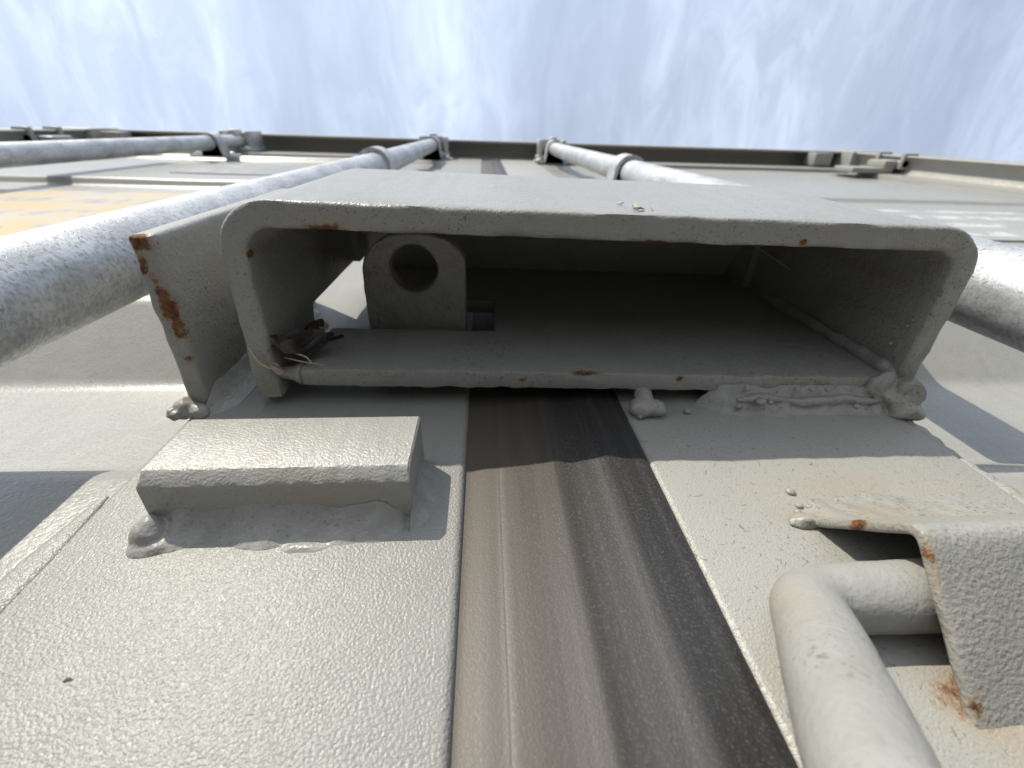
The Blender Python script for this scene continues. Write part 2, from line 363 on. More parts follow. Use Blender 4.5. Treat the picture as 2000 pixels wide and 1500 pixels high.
# ---------------------------------------------------------------- ground
gb = bmesh.new(); bmesh.ops.create_grid(gb, x_segments=40, y_segments=40, size=150)
g = link('ground', gb, 'ground', None); g['kind'] = 'structure'
ab = bmesh.new(); bmesh.ops.create_grid(ab, x_segments=40, y_segments=10, size=1)  # unseen dark ground strip, added to cut bounce light into the lock box
for v in ab.verts: v.co = Vector((v.co.x*25, 4.15+v.co.y*5.15+(0.04*noise.noise(Vector((v.co.x*30, 0, 0))) if v.co.y < -0.99 else 0), 0.004))
a_ = link('added_dark_apron', ab, plain('added_apron_dark', (0.042, 0.043, 0.046), 0.9, 90, 0.35, 0.002), None); a_['kind'] = 'structure'

# ---------------------------------------------------------------- doors
CX = 0.0255                                # door centre line
XL0, XL1 = -1.30, -0.0065                  # left door leaf
XR0, XR1 = 0.0570, 1.351                   # right door leaf
FL, FR = -0.1135, 0.1735                   # inner edges of the two centre stiles
ZB, ZT = 0.02, 2.785
def stile(x0, x1, name):
    bm = box_bm(x0, x1, 0.0, 0.09, ZB, ZT, 0.0022, 3); return bm
door_l = link('door', stile(FL, XL1, 'l'), 'door_l', label='left door leaf with smooth orange-peel paint and vertical weld seam')
door_r = link('door', stile(XR0, FR, 'r'), 'door_r', label='right door leaf with speckled cracked paint')
# corrugated sheet: (z, y) profile, crest flush with the stile, valleys 40 mm deep
H = 0.040
def sheet_profile(crest_y):
    P = []; z = ZB
    def seg(zc0, zc1, zv0, zv1):
        P.extend([(zc0, crest_y), (zc1, crest_y), (zv0, H), (zv1, H)])
    for k in range(5, 0, -1):
        o = -0.215*k
        seg(1.289-0.215+o+0.0, 1.1205+o, 1.1205+0.044+o, 1.243+o)
    P = [(max(z, ZB), y) for z, y in P if z > ZB-0.05]
    seg(1.074, 1.1205, 1.164, 1.243)
    P += [(1.289, crest_y), (1.375, crest_y), (1.41, 0.014), (1.940, 0.014), (1.950, crest_y-0.0), (2.30, crest_y), (2.31, 0.012), (2.60, 0.012), (2.612, crest_y), (ZT, crest_y)]
    return P
def sheet(x0, x1, crest_y, name, nx=30):
    P = sheet_profile(crest_y); Q = []
    for i, (z, y) in enumerate(P):                # round every fold
        if 0 < i < len(P)-1:
            a, b = Vector(P[i-1]), Vector(P[i+1]); c = Vector((z, y)); r = 0.006
            da, db = (a-c), (b-c); r = min(r, da.length*0.45, db.length*0.45)
            p0 = c+da.normalized()*r; p2 = c+db.normalized()*r
            for t in (0, 0.25, 0.5, 0.75, 1): Q.append(tuple((1-t)**2*p0+2*t*(1-t)*c+t*t*p2))
        else: Q.append((z, y))
    bm = bmesh.new(); rings = []
    for i in range(nx+1):
        x = x0+(x1-x0)*i/nx
        rings.append([bm.verts.new((x, y+0.0012*noise.noise(Vector((x*9, z*9, 0))), z)) for z, y in Q])
    grid_faces(bm, rings); return bm
link('door_sheet', sheet(XL0, FL+0.001, 0.0006, 'l'), 'sheet', door_l, 50)
link('door_sheet', sheet(FR-0.001, XR1, 0.0055, 'r'), 'sheet', door_r, 50)
link('outer_stile', box_bm(XL0-0.02, XL0+0.09, -0.004, 0.09, ZB, ZT, 0.003), 'sheet', door_l)
link('outer_stile', box_bm(XR1-0.09, XR1+0.02, -0.004, 0.09, ZB, ZT, 0.003), 'sheet', door_r)
link('top_rail', box_bm(XL0+0.09, FL-0.001, -0.006, 0.085, 2.66, ZT-0.001, 0.004), 'sheet', door_l)
link('top_rail', box_bm(FR+0.001, XR1-0.09, -0.006, 0.085, 2.66, ZT-0.001, 0.004), 'sheet', door_r)
# weld seam between left stile and sheet, with its smoothed shoulders
bm = bmesh.new()
seam = [(FL-0.001, 0.0005, z) for z in [1.108-0.004*i for i in range(0, 60)]]
P = [Vector(p) for p in seam]; rings = []
for i, p in enumerate(P):
    w = 0.0042*min(1, 0.25+i*0.12)*(1+0.15*noise.noise(Vector((0, 0, i*0.35)))); hgt = 0.0010*min(1, 0.4+i*0.1)
    dx = 0.0009*noise.noise(Vector((5, 0, i*0.22)))
    rings.append([bm.verts.new((p.x+dx+w*u, 0.0004-hgt*h, p.z)) for u, h in ((-1.15, -0.6), (-0.95, 0.25), (-0.8, 0.85), (-0.4, 1.0), (0, 1.05), (0.4, 1.0), (0.8, 0.85), (0.95, 0.25), (1.15, -0.6))])
grid_faces(bm, rings); bm.faces.new(rings[0])
link('weld_seam', bm, 'door_l', door_l, 60)
for i, (x, z, r) in enumerate([(-0.0845, 1.0545, 0.0011), (-0.0600, 1.0695, 0.0005), (-0.0700, 1.0830, 0.0005), (-0.0400, 1.0600, 0.0004)]):
    bm = bmesh.new(); blob(bm, (x, 0.0002, z), (r, r*0.35, r*0.55), i+3, 0.5, 2); link('paint_chip', bm, 'leaf', door_l, 70)
# thin flush seam line on the right stile edge
bm = bmesh.new(); weld(bm, [(FR+0.001, 0.0035, 1.19), (FR+0.001, 0.0035, 0.95)], 0.0032, 4, amp=0.0005); link('weld_seam', bm, 'door_r', door_r, 60)

# ---------------------------------------------------------------- door gasket
prof = [(-0.0085, 0.006), (-0.0075, 0.0020), (-0.0060, 0.0030), (-0.0035, 0.0028), (0.000, 0.0018), (0.0042, 0.0012), (0.0046, 0.0013), (0.0052, 0.0011), (0.010, 0.0004), (0.0165, -0.0002), (0.0195, -0.0010), (0.0225, -0.0022), (0.0240, -0.0024),
        (0.0256, -0.0017), (0.0275, -0.0004), (0.0305, 0.0001), (0.0340, -0.0006), (0.0375, -0.0019), (0.0405, -0.0034), (0.0425, -0.0036), (0.0440, -0.0030), (0.0475, -0.0014), (0.0525, 0.0002), (0.0568, 0.0006), (0.0580, 0.006)]
prof = [(x, 0.0022*(0.0255-x)/0.032*0.6+(y-0.0002)*0.34 if 0 < i < 24 else y) for i, (x, y) in enumerate(prof)]
Q = []
for i in range(len(prof)-1):
    for k in range(3):
        t = k/3; Q.append((prof[i][0]+(prof[i+1][0]-prof[i][0])*t, prof[i][1]+(prof[i+1][1]-prof[i][1])*t))
Q.append(prof[-1])
for _ in range(2):
    Q = [Q[0]]+[(b[0], (a[1]+2*b[1]+c[1])/4) for a, b, c in zip(Q, Q[1:], Q[2:])]+[Q[-1]]
bm = bmesh.new(); rings = []
zz = [ZB+0.01*i for i in range(int((2.74-ZB)/0.01)+1)]
for z in zz:
    sh = 0.0006*noise.noise(Vector((0, 3, z*6)))
    rings.append([bm.verts.new((x+(sh if 0 < i < len(Q)-1 else 0), y+0.0003*noise.noise(Vector((x*60, 0, z*14))), z)) for i, (x, y) in enumerate(Q)])
grid_faces(bm, rings); bm.faces.new(rings[0]); bm.faces.new(list(reversed(rings[-1])))
link('door_gasket', bm, 'rubber', root, 60, label='dusty black ribbed rubber gasket between the two doors')

# ---------------------------------------------------------------- lock box (bent plate cover, open underneath)
BZ0, BZ1 = 1.158, 1.282
HX, YF, YE, TH = 0.1365, -0.0757, -0.002, 0.0090
RO = 0.0185
def c_path(off):
    """polyline of the C section, offset inwards by off; from left flange end round to right flange end"""
    pts = []; hx = HX-off; yf = YF+off; r = max(RO-off, 0.004)
    n = 22
    for i in range(n): pts.append((-hx, YE+(yf+r-YE)*i/n))
    for i in range(13): a = math.pi*0.5*i/12; pts.append((-hx+r-r*math.cos(a), yf+r-r*math.sin(a)))
    m = 80
    for i in range(1, m): pts.append((-hx+r+(2*hx-2*r)*i/m, yf))
    for i in range(13): a = math.pi*0.5*i/12; pts.append((hx-r+r*math.sin(a), yf+r-r*math.cos(a)))
    for i in range(1, n+1): pts.append((hx, yf+r+(YE-yf-r)*i/n))
    return pts
ANG = math.radians(1.0); PIV = Vector((0.0475, -0.04, 0))
def place_box(p):
    x, y, z = p; x0 = x; c, s = math.cos(ANG), math.sin(ANG); y = y-PIV.y
    return Vector((PIV.x+c*x0-s*y, PIV.y+s*x0+c*y, z))
bv = 0.0014
levels = []     # (offset, z) rings from outer top, down the outside, across the rim, up the inside
for z in (1.282, 1.26, 1.24, 1.22, 1.2066, 1.2030, 1.19, 1.175, 1.166): levels.append((0, z))
levels += [(0, BZ0+bv), (bv*0.3, BZ0+bv*0.3), (bv, BZ0), (TH*0.35, BZ0), (TH*0.65, BZ0), (TH-bv*1.2, BZ0), (TH-bv*0.3, BZ0+bv*0.4), (TH, BZ0+bv*1.3)]
for z in (1.166, 1.175, 1.19, 1.2030, 1.2066, 1.22, 1.24, 1.26, 1.282): levels.append((TH, z))
bm = bmesh.new(); rings = []
for off, z in levels:
    ring = []
    for i, (x, y) in enumerate(c_path(off)):
        if x < -0.1 and z > 1.2045 and y > -0.0235: y = -0.0235
        rim = max(0.0, 1-(z-BZ0)/0.006)
        jz = rim*(0.0007*noise.noise(Vector((x*160, y*160, 1)))+0.0004*noise.noise(Vector((x*500, y*500, 4))))
        co = place_box((x, y, z+jz)); co += noise.noise_vector(co*70)*0.0006*(0.35 if off == 0 and y < YF+0.002 else 1)
        ring.append(bm.verts.new(co))
    rings.append(ring)
grid_faces(bm, rings)
grid_faces(bm, [rings[0], rings[-1]])
for j in (0, -1):                       # flange ends
    n = len(rings)
    for i in range(n//2):
        a, b, c, d = rings[i][j], rings[i+1][j], rings[n-2-i][j], rings[n-1-i][j]
        q = [v for k, v in enumerate((a, b, c, d)) if v not in (a, b, c, d)[:k]]
        if len(q) >= 3 and i+1 < n-2-i:
            try: bm.faces.new(q)
            except ValueError: pass
lock_box = link('lock_box', bm, 'box', root, 50, label='thick bent steel lock box cover open at the bottom, rust on its rim')
# back plate with the notch the padlock eye passes through
bm = bmesh.new()
xs = sorted(set([-0.118+0.0025*i for i in range(99)]+[-0.0418, 0.1275])); zs = [1.158+0.0021*i for i in range(76)]
vg = {}
def bpv(i, k):
    if (i, k) not in vg: vg[i, k] = bm.verts.new((xs[i], -0.0146, zs[k]))
    return vg[i, k]
for i in range(len(xs)-1):
    for k in range(len(zs)-1):
        xm, zm = (xs[i]+xs[i+1])/2, (zs[k]+zs[k+1])/2
        if (1.2008 < zm < 1.2430 and xm < -0.0418) or (1.2430 <= zm < 1.2860 and xm < -0.104): continue
        bm.faces.new((bpv(i, k), bpv(i+1, k), bpv(i+1, k+1), bpv(i, k+1)))
ret = bmesh.ops.extrude_face_region(bm, geom=list(bm.faces))
for v in ret['geom']:
    if isinstance(v, bmesh.types.BMVert): v.co.y += 0.0072
bmesh.ops.recalc_face_normals(bm, faces=bm.faces)
bmesh.ops.bevel(bm, geom=[e for e in bm.edges if len(e.link_faces) == 2 and e.calc_face_angle(0) > 1.0], offset=0.0009, segments=2, affect='EDGES', profile=0.6)
for v in bm.verts:
    x, y, z = v.co; low = max(0.0, 1-(z-1.158)/0.005)
    z += low*(0.0007*noise.noise(Vector((x*130, y*40, 8)))+0.0005*noise.noise(Vector((x*420, 2, y*200))))
    y += 0.0004*noise.noise(Vector((x*60, z*30, 2)))+low*0.0005*noise.noise(Vector((x*210, 5, y*90)))
    v.co = place_box((x, y, z))
link('back_plate', bm, 'plate', lock_box, 40)
def slab(prof, x0, x1):
    bm = prism_x(prof, x0, x1)
    for v in bm.verts: v.co = place_box(v.co)
    return bm
link('added_hood_top', slab([(-0.0735, 1.2830), (-0.0715, 1.2790), (-0.0070, 1.3140), (-0.0070, 1.3195)], -HX+0.013, HX-0.013), 'plate', lock_box, 30)  # sloping hood hidden behind the front face, added to darken the box interior
link('added_hood_cheek', slab([(-0.0560, 1.2815), (-0.0240, 1.2815), (-0.0240, 1.3055), (-0.0560, 1.2860)], -HX+0.0003, -HX+0.0135), 'box', lock_box, 30)  # side cheeks closing the added hood
link('added_hood_cheek', slab([(-0.0560, 1.2815), (-0.0030, 1.2815), (-0.0030, 1.3195), (-0.0560, 1.2860)], HX-0.0135, HX-0.0003), 'box', lock_box, 30)
# weld fillets holding the box and the plate to the right door
bm = bmesh.new()
fillet(bm, [((0.090+0.085*t, -0.0098+0.001*t, 1.1580), (0.090+0.085*t, 0.001, 1.1600), (0.090+0.085*t, 0.0004, 1.1475)) for t in (0, 0.15, 0.4, 0.6, 0.8, 1)], 0.22, 21, 0.0008)
weld(bm, [(0.104, -0.0046, 1.1530), (0.116, -0.0050, 1.1545), (0.133, -0.0040, 1.1525), (0.150, -0.0044, 1.1538), (0.166, -0.004, 1.1525)], 0.0018, 8, 0.03, 0.5, 0.0006)
blob(bm, (0.1745, -0.0062, 1.1545), (0.0078, 0.0078, 0.0078), 2, 0.35); blob(bm, (0.168, -0.0085, 1.1570), (0.0070, 0.0065, 0.0042), 6, 0.3)
blob(bm, (0.1750, -0.0025, 1.1490), (0.0072, 0.004, 0.006), 9, 0.35)
fuse(link('weld_bead', bm, 'weld', lock_box, 70), 0.0005, 5)
bm = bmesh.new()
blob(bm, (0.0635, -0.0030, 1.1505), (0.0052, 0.0038, 0.0052), 3); blob(bm, (0.0655, -0.0055, 1.1560), (0.0035, 0.0032, 0.006), 5); blob(bm, (0.0690, -0.0030, 1.1500), (0.0045, 0.0034, 0.0040), 7)
weld(bm, [(0.0585, -0.0010, 1.152), (0.0600, -0.0016, 1.1475), (0.0615, -0.0008, 1.1455)], 0.0018, 2)
fuse(link('weld_drip', bm, 'weld', lock_box, 70), 0.0005, 5)
bm = bmesh.new()                          # fillet in the left inner corner and along the right inner corner
weld(bm, [(-0.0815, -0.0130, 1.1625), (-0.0770, -0.0128, 1.1622), (-0.0725, -0.0126, 1.1622), (-0.0650, -0.0124, 1.1625)], 0.0042, 5, amp=0.0005, jit=0.15)
fuse(link('weld_fillet', bm, 'weld', lock_box, 70), 0.0005, 4); bm = bmesh.new()
weld(bm, [(0.1735, -0.0135, 1.1590), (0.1740, -0.0140, 1.1800), (0.1735, -0.0140, 1.22), (0.1735, -0.0140, 1.26)], 0.0036, 6, 0.016, 0.35, 0.0006)
fuse(link('weld_fillet', bm, 'weld', lock_box, 70), 0.0006, 6)
bm = bmesh.new()
for i, (x, y, z, r) in enumerate([(0.083, -0.001, 1.1508, .0020), (0.104, -0.0035, 1.1505, .0019), (0.112, -0.0060, 1.1500, .0028), (0.1165, -0.0055, 1.1500, .0016), (0.1075, -0.0095, 1.1545, .0017),
      (0.128, -0.0100, 1.1535, .0015), (0.134, -0.0100, 1.1530, .0014), (0.141, -0.0098, 1.1530, .0016), (0.152, -0.0045, 1.1480, .0018), (0.1722, -0.0250, 1.166, .0013), (0.1726, -0.034, 1.163, .0008), (0.1728, -0.037, 1.162, .0006)]):
    blob(bm, (x, y, z), (r*0.75, r*0.6, r*0.75), i, 0.25, 2)
link('weld_spatter', bm, 'weld', lock_box, 70)['kind'] = 'stuff'
# loose flakes of paint on the front face and the rim
bm = bmesh.new()
for i in range(8):
    c = place_box((-0.0475+0.053+random.gauss(0, 0.003), YF-0.0002, 1.1635+abs(random.gauss(0, 0.006)))); a = random.uniform(0, 6.28); L = random.uniform(0.0008, 0.0022); w = L*random.uniform(.2, .5)
    d = Vector((math.cos(a), 0, math.sin(a))); s = Vector((-d.z, 0, d.x)); upv = Vector((0, -1, 0))
    vs_ = [c-d*L-s*w+upv*0.0002, c+d*L-s*w+upv*random.uniform(.0002, .0016), c+d*L*.8+s*w+upv*random.uniform(.0002, .0012), c-d*L+s*w+upv*0.0001]
    lo = [bm.verts.new(v) for v in vs_]; hi = [bm.verts.new(v+upv*0.00025) for v in vs_]
    bm.faces.new(hi); bm.faces.new(list(reversed(lo)))
    for k in range(4): bm.faces.new((lo[k], lo[(k+1) % 4], hi[(k+1) % 4], hi[k]))
link('paint_flake', bm, 'chip', lock_box, 0)['kind'] = 'stuff'

# ---------------------------------------------------------------- padlock eye
HCX, HCY, HR = -0.0327, -0.0418, 0.0110
ol = [(-0.0563, 0.0), (-0.0563, -0.0415), (-0.0545, -0.0470), (-0.0500, -0.0530), (-0.0430, -0.0565), (-0.0345, -0.0578), (-0.0255, -0.0576), (-0.0170, -0.0555), (-0.0120, -0.0515), (-0.0088, -0.0465), (-0.0088, 0.0)]
def hit(a):
    d = Vector((math.cos(a), math.sin(a))); best = None
    for p, q in zip(ol, ol[1:]+ol[:1]):
        p, q = Vector(p), Vector(q); e = q-p; o = Vector((HCX, HCY)); den = d.x*e.y-d.y*e.x
        if abs(den) < 1e-12: continue
        w = p-o; t = (w.x*e.y-w.y*e.x)/den; u = (w.x*d.y-w.y*d.x)/den
        if t > 0 and -1e-6 <= u <= 1+1e-6: best = t if best is None else min(best, t)
    return best
angs = sorted([2*math.pi*i/72 for i in range(72)]+[math.atan2(0.0-HCY, x-HCX) % (2*math.pi) for x in (-0.0563, -0.0088)])
bm = bmesh.new()
def eye_ring(fr, z):     # fr < 0: hole wall, else outer edge with inset
    r = []
    for a in angs:
        if fr <= 0: rad = HR-fr
        else: rad = hit(a)-(fr-1)
        r.append(bm.verts.new((HCX+math.cos(a)*rad, HCY+math.sin(a)*rad, z)))
    return r
z0, z1, e = 1.2095, 1.2195, 0.0008
R = [eye_ring(0, z0+e), eye_ring(-e, z0), eye_ring(1+e, z0), eye_ring(1, z0+e), eye_ring(1, z1-e), eye_ring(1+e, z1), eye_ring(-e, z1), eye_ring(0, z1-e)]
grid_faces(bm, R, close_u=True, close_v=True); rough(bm, 0.0004, 160, 3)
link('padlock_eye', bm, paint('grey_eye_paint', peel=700, peel_d=0.00016, speck=0.9, crack=0.5, dirt=0.5, wave=150, wave_d=0.0012), root, 40, label='padlock eye plate with round hole inside the lock box')
# rusty bolt head behind the notch
bm = bmesh.new(); tube(bm, [(-0.0700, 0.001, 1.297), (-0.0700, -0.0085, 1.297), (-0.0700, -0.0105, 1.297)], [0.0062, 0.0062, 0.0052], 6); rough(bm, 0.0004, 300)
blob(bm, (-0.0700, -0.003, 1.288), (0.0045, 0.004, 0.004), 4, 0.4)
link('bolt_head', bm, 'bolt', root, 30, label='rusty bolt head with traces of green paint')

# ---------------------------------------------------------------- guard plate left of the box
bm = bmesh.new(); rings = []
GX0, GX1, GY0, GZ0, GZ1 = -0.1150, -0.1072, -0.0665, 1.1555, 1.285
for z in [GZ0, GZ0+0.0004, GZ0+0.0014]+[GZ0+0.006*i for i in range(1, 22)]:
    ring = []; ins = 0.0013 if z == GZ0 else (0.0005 if z < GZ0+0.001 else 0)
    ny = 34
    path = [(GX0+ins, 0.002)]+[(GX0+ins, -0.0001+(GY0+0.0014)*i/ny) for i in range(ny+1)]+[(GX0+0.0005+ins, GY0+0.0004), (GX0+0.0016, GY0+ins), (GX1-0.0016, GY0+ins), (GX1-0.0005-ins, GY0+0.0004)]+[(GX1-ins, GY0+0.0014-(GY0+0.0014)*i/ny) for i in range(ny+1)]+[(GX1-ins, 0.002)]
    for x, y in path:
        jx = 0.0011*noise.noise(Vector((y*120, z*60, 3))) if x < -0.111 else 0.0005*noise.noise(Vector((y*60, z*50, 9)))
        jz = (0.0012*noise.noise(Vector((y*90, 1, 5)))) * max(0, 1-(z-GZ0)/0.006)
        tilt = 0.008*(-y/0.0665)*max(0, 0)
        ring.append(bm.verts.new((x+jx, y, z+jz+tilt)))
    rings.append(ring)
grid_faces(bm, rings, close_u=True); bm.faces.new(list(reversed(rings[0]))); bm.faces.new(rings[-1])
bmesh.ops.triangulate(bm, faces=[f for f in bm.faces if len(f.verts) > 4])
guard = link('guard_plate', bm, 'guard', root, 45, label='upright guard plate with rusty lower edge beside the lock box')
bm = bmesh.new()
fillet(bm, [((-0.1074, -0.0085, z), (-0.1074, 0.001, z), (-0.0965, 0.0004, z)) for z in (1.1500, 1.175, 1.2, 1.23, 1.27)], 0.05, 9, 0.00018)
fuse(link('weld_bead', bm, 'weld', guard, 70), 0.0006, 14)
bm = bmesh.new()
blob(bm, (-0.1150, -0.0022, 1.1535), (0.0042, 0.0042, 0.0050), 1, 0.25); blob(bm, (-0.1172, -0.0020, 1.1500), (0.0026, 0.0024, 0.0034), 8, 0.4); blob(bm, (-0.1105, -0.0012, 1.1525), (0.0048, 0.0032, 0.0036), 5, 0.2)
rough(bm, 0.0004, 320, 4); fuse(link('weld_blob', bm, 'weld', guard, 70), 0.0005, 4)

# ---------------------------------------------------------------- stop block under the box
bm = bmesh.new(); nx = 48
def blk(inset):
    a = 0.0004
    return [(0.001, 1.1222), (-0.0174+inset, 1.1222), (-0.0180+inset, 1.1219), (-0.0182+inset, 1.1212), (-0.0182+inset, 1.0986), (-0.0180+inset, 1.0978), (-0.0174+inset, 1.0971), (-0.0158+inset*.6, 1.0953), (-0.0148, 1.0946), (-0.0138, 1.0944), (0.001, 1.0944)]
rings = []
BX0, BX1 = -0.0915, -0.0207
for i in range(nx+1):
    x = BX0+(BX1-BX0)*(i if i < 2 else i)/nx; x = BX0+0.0006 if i == 1 else (BX1-0.0006 if i == nx-1 else x); ins = 0.0007 if i in (0, nx) else 0
    sk = 0.0010*i/nx
    ring = []
    for k, (y, z) in enumerate(blk(ins)):
        edge = 1 if k in (4, 5, 6, 7, 8) else 0.25
        ring.append(bm.verts.new((x, y+0.0002*edge*noise.noise(Vector((x*320, k*3, 0)))*(1 if k else 0), z+sk+0.0002*edge*noise.noise(Vector((x*300, k*5, 7))))))
    rings.append(ring)
grid_faces(bm, rings, close_u=True); bm.faces.new(list(reversed(rings[0]))); bm.faces.new(rings[-1])
block = link('stop_block', bm, 'block', root, 24, label='solid rectangular steel block welded on the left door below the lock box')
bm = bmesh.new()
fillet(bm, [((-0.0925+0.0715*t, -0.0085, 1.0954), (-0.0925+0.0715*t, 0.001, 1.0957), (-0.0925+0.0715*t, 0.0005, 1.0862)) for t in (0, 0.25, 0.5, 0.75, 1)], 0.12, 3, 0.0005)
blob(bm, (-0.0905, -0.0012, 1.0918), (0.0046, 0.0050, 0.0052), 3, 0.15); blob(bm, (-0.0895, 0.0012, 1.0885), (0.0064, 0.0034, 0.0048), 11, 0.2)
blob(bm, (-0.0480, 0.0016, 1.0868), (0.0080, 0.0024, 0.0030), 5, 0.25)
fillet(bm, [((-0.0212, -0.0060, z), (-0.0212, 0.001, z), (-0.0135, 0.0005, z)) for z in (1.0905, 1.098, 1.108, 1.1215)], 0.05, 7, 0.0005)
fuse(link('weld_bead', bm, 'weld', block, 70), 0.0005, 6)

# ---------------------------------------------------------------- angle bracket (bent plate standing on the right door) and rod loop
def angle_bracket(zt, za, zb, ya, x0, x1):
    t = 0.0027; outer = [(0.002, zt+0.002), (0.0, zt)]; 
    A = Vector((0, zt)); B = Vector((ya, za)); C = Vector((0, zb)); r = 0.0050
    da, dc = (A-B).normalized(), (C-B).normalized()
    def path(off):
        nA = Vector((da.y, -da.x)); nA = nA if nA.x > 0 else -nA; nC = Vector((dc.y, -dc.x)); nC = nC if nC.x > 0 else -nC
        bis = (da+dc).normalized(); B2 = B+bis*(off/math.sin(math.acos(max(-1, min(1, da.dot(dc))))/2)); A2 = A+nA*off; C2 = C+nC*off
        rr = max(r-off, 0.0018); p0, p2 = B2+da*rr, B2+dc*rr
        P = [A2.lerp(p0, i/14) for i in range(15)]+[(1-s)**2*p0+2*s*(1-s)*B2+s*s*p2 for s in (.15, .3, .45, .55, .7, .85)]+[p2.lerp(C2, i/14) for i in range(15)]
        return P
    bm = bmesh.new(); rings = []; n = 44
    prof = [(0, x1)]+[(0, x0+0.0008+(x1-x0-0.0008)*(i/n)) for i in range(n-1, 0, -1)]+[(0, x0+0.0009), (0.0003, x0+0.0002), (0.0009, x0), (t-0.0009, x0), (t-0.0003, x0+0.0003), (t, x0+0.0010)]+[(t, x0+0.0008+(x1-x0-0.0008)*(i/n)) for i in range(1, n)]+[(t, x1)]
    for off, x in prof:
        ring = []
        for y, z in path(off):
            j = 0.0009*noise.noise(Vector((y*120, z*120, 2)))*max(0, 1-(x-x0)/0.004)
            ring.append(bm.verts.new((x+j, y+0.0004*noise.noise(Vector((x*70, z*90, 0))), z+0.0004*noise.noise(Vector((x*70, z*90, 6))))))
        rings.append(ring)
    grid_faces(bm, rings, close_v=True); return bm
brk = link('angle_bracket', angle_bracket(1.0935, 1.0664, 1.0382, -0.0265, 0.0962, 0.168), 'angle', root, 45, label='bent steel angle holding the rod loop, rust along its left edge')
bm = bmesh.new()
fillet(bm, [((0.0945+0.074*t, -0.0085, 1.0834), (0.0945+0.074*t, 0.0012, 1.0925), (0.0945+0.074*t, 0.0004, 1.1035)) for t in (0, 0.2, 0.4, 0.6, 0.8, 1)], 0.05, 5, 0.0004)
blob(bm, (0.0950, -0.0006, 1.0915), (0.0050, 0.0024, 0.0030), 2, 0.35)
blob(bm, (0.126, 0.0004, 1.0985), (0.0070, 0.0020, 0.0045), 4, 0.4); blob(bm, (0.117, 0.0008, 1.1005), (0.006, 0.0016, 0.0030), 7, 0.4)
fuse(link('weld_bead', bm, 'angle', brk, 70))
bm = bmesh.new()
for i, (x, z, r) in enumerate([(0.0985, 1.1042, .0016), (0.0975, 1.0980, .0012), (0.1005, 1.0975, .0012), (0.1110, 1.1000, .0009), (0.0955, 1.0955, .0011), (0.1035, 1.0985, .0008)]): blob(bm, (x, -0.0003, z), (r, r*0.7, r), i, 0.15, 2)
link('weld_spatter', bm, 'weld', brk, 70)['kind'] = 'stuff'
def arc(c, r, a0, a1, n, y): return [(c[0]+r*math.cos(a0+(a1-a0)*i/n), y, c[1]+r*math.sin(a0+(a1-a0)*i/n)) for i in range(n+1)]
lr = 0.0079
def bend_path(corners, R, n=12):
    """polyline with every inner corner replaced by an arc of about radius R"""
    C = [Vector(c) for c in corners]; P = [C[0]]
    for i in range(1, len(C)-1):
        a, b = (C[i-1]-C[i]).normalized(), (C[i+1]-C[i]).normalized(); d = R/math.tan(math.acos(max(-1, min(1, a.dot(b))))/2)
        p0, p2 = C[i]+a*d, C[i]+b*d
        P += [(1-t)**2*p0+2*t*(1-t)*C[i].lerp((p0+p2)/2, 0.12)+t*t*p2 for t in (k/n for k in range(n+1))]
    return P+[C[-1]]
hc = [(0.128, -0.0068, 1.0622), (0.0738, -0.0068, 1.0622), (0.0385, -0.0390, 1.0040), (0.2030, -0.0390, 1.0040), (0.1850, -0.0068, 1.0622), (0.136, -0.0068, 1.0622)]
bm = bmesh.new(); tube(bm, resample(bend_path(hc, 0.0125), 0.0025), lr, 28); rough(bm, 0.0005, 60, 5); rough(bm, 0.00015, 300, 2)
link('pull_handle', bm, 'loop', root, 60, label='painted bent round rod handle hanging in the angle bracket')

# ---------------------------------------------------------------- locking bars with their guides
def guide(bm, x, y, z, r, hgt=0.045):
    """U strap round the bar, with flat ears on the door"""
    prof = [(-r-0.045, 0.0), (-r-0.010, 0.0)]+[(-r*math.cos(a)-0.0*math.cos(a), y-r*math.sin(a)) for a in (math.pi*i/12 for i in range(13))]+[(r+0.010, 0.0), (r+0.045, 0.0)]
    th = 0.006; outer = []
    for px, py in prof:
        n = Vector((px, py-y)); 
        outer.append((px*(1+th/r) if abs(px) <= r else px, py-th if abs(px) > r else y+(py-y)*(1+th/r)))
    R = []
    for (ins, zz) in ((0, z-hgt/2), (0, z-hgt*0.25), (0, z+hgt*0.25), (0, z+hgt/2)):
        R.append([bm.verts.new((x+a, b, zz)) for a, b in outer]+[bm.verts.new((x+a, b+0.0002, zz)) for a, b in reversed(prof)])
    grid_faces(bm, R, close_u=True); bm.faces.new(R[0]); bm.faces.new(list(reversed(R[-1])))
    bmesh.ops.triangulate(bm, faces=[f for f in bm.faces if len(f.verts) > 4])
    for s in (-1, 1): blob(bm, (x+s*(r+0.028), -0.007, z), (0.010, 0.007, 0.010), 1, 0.05, 2)
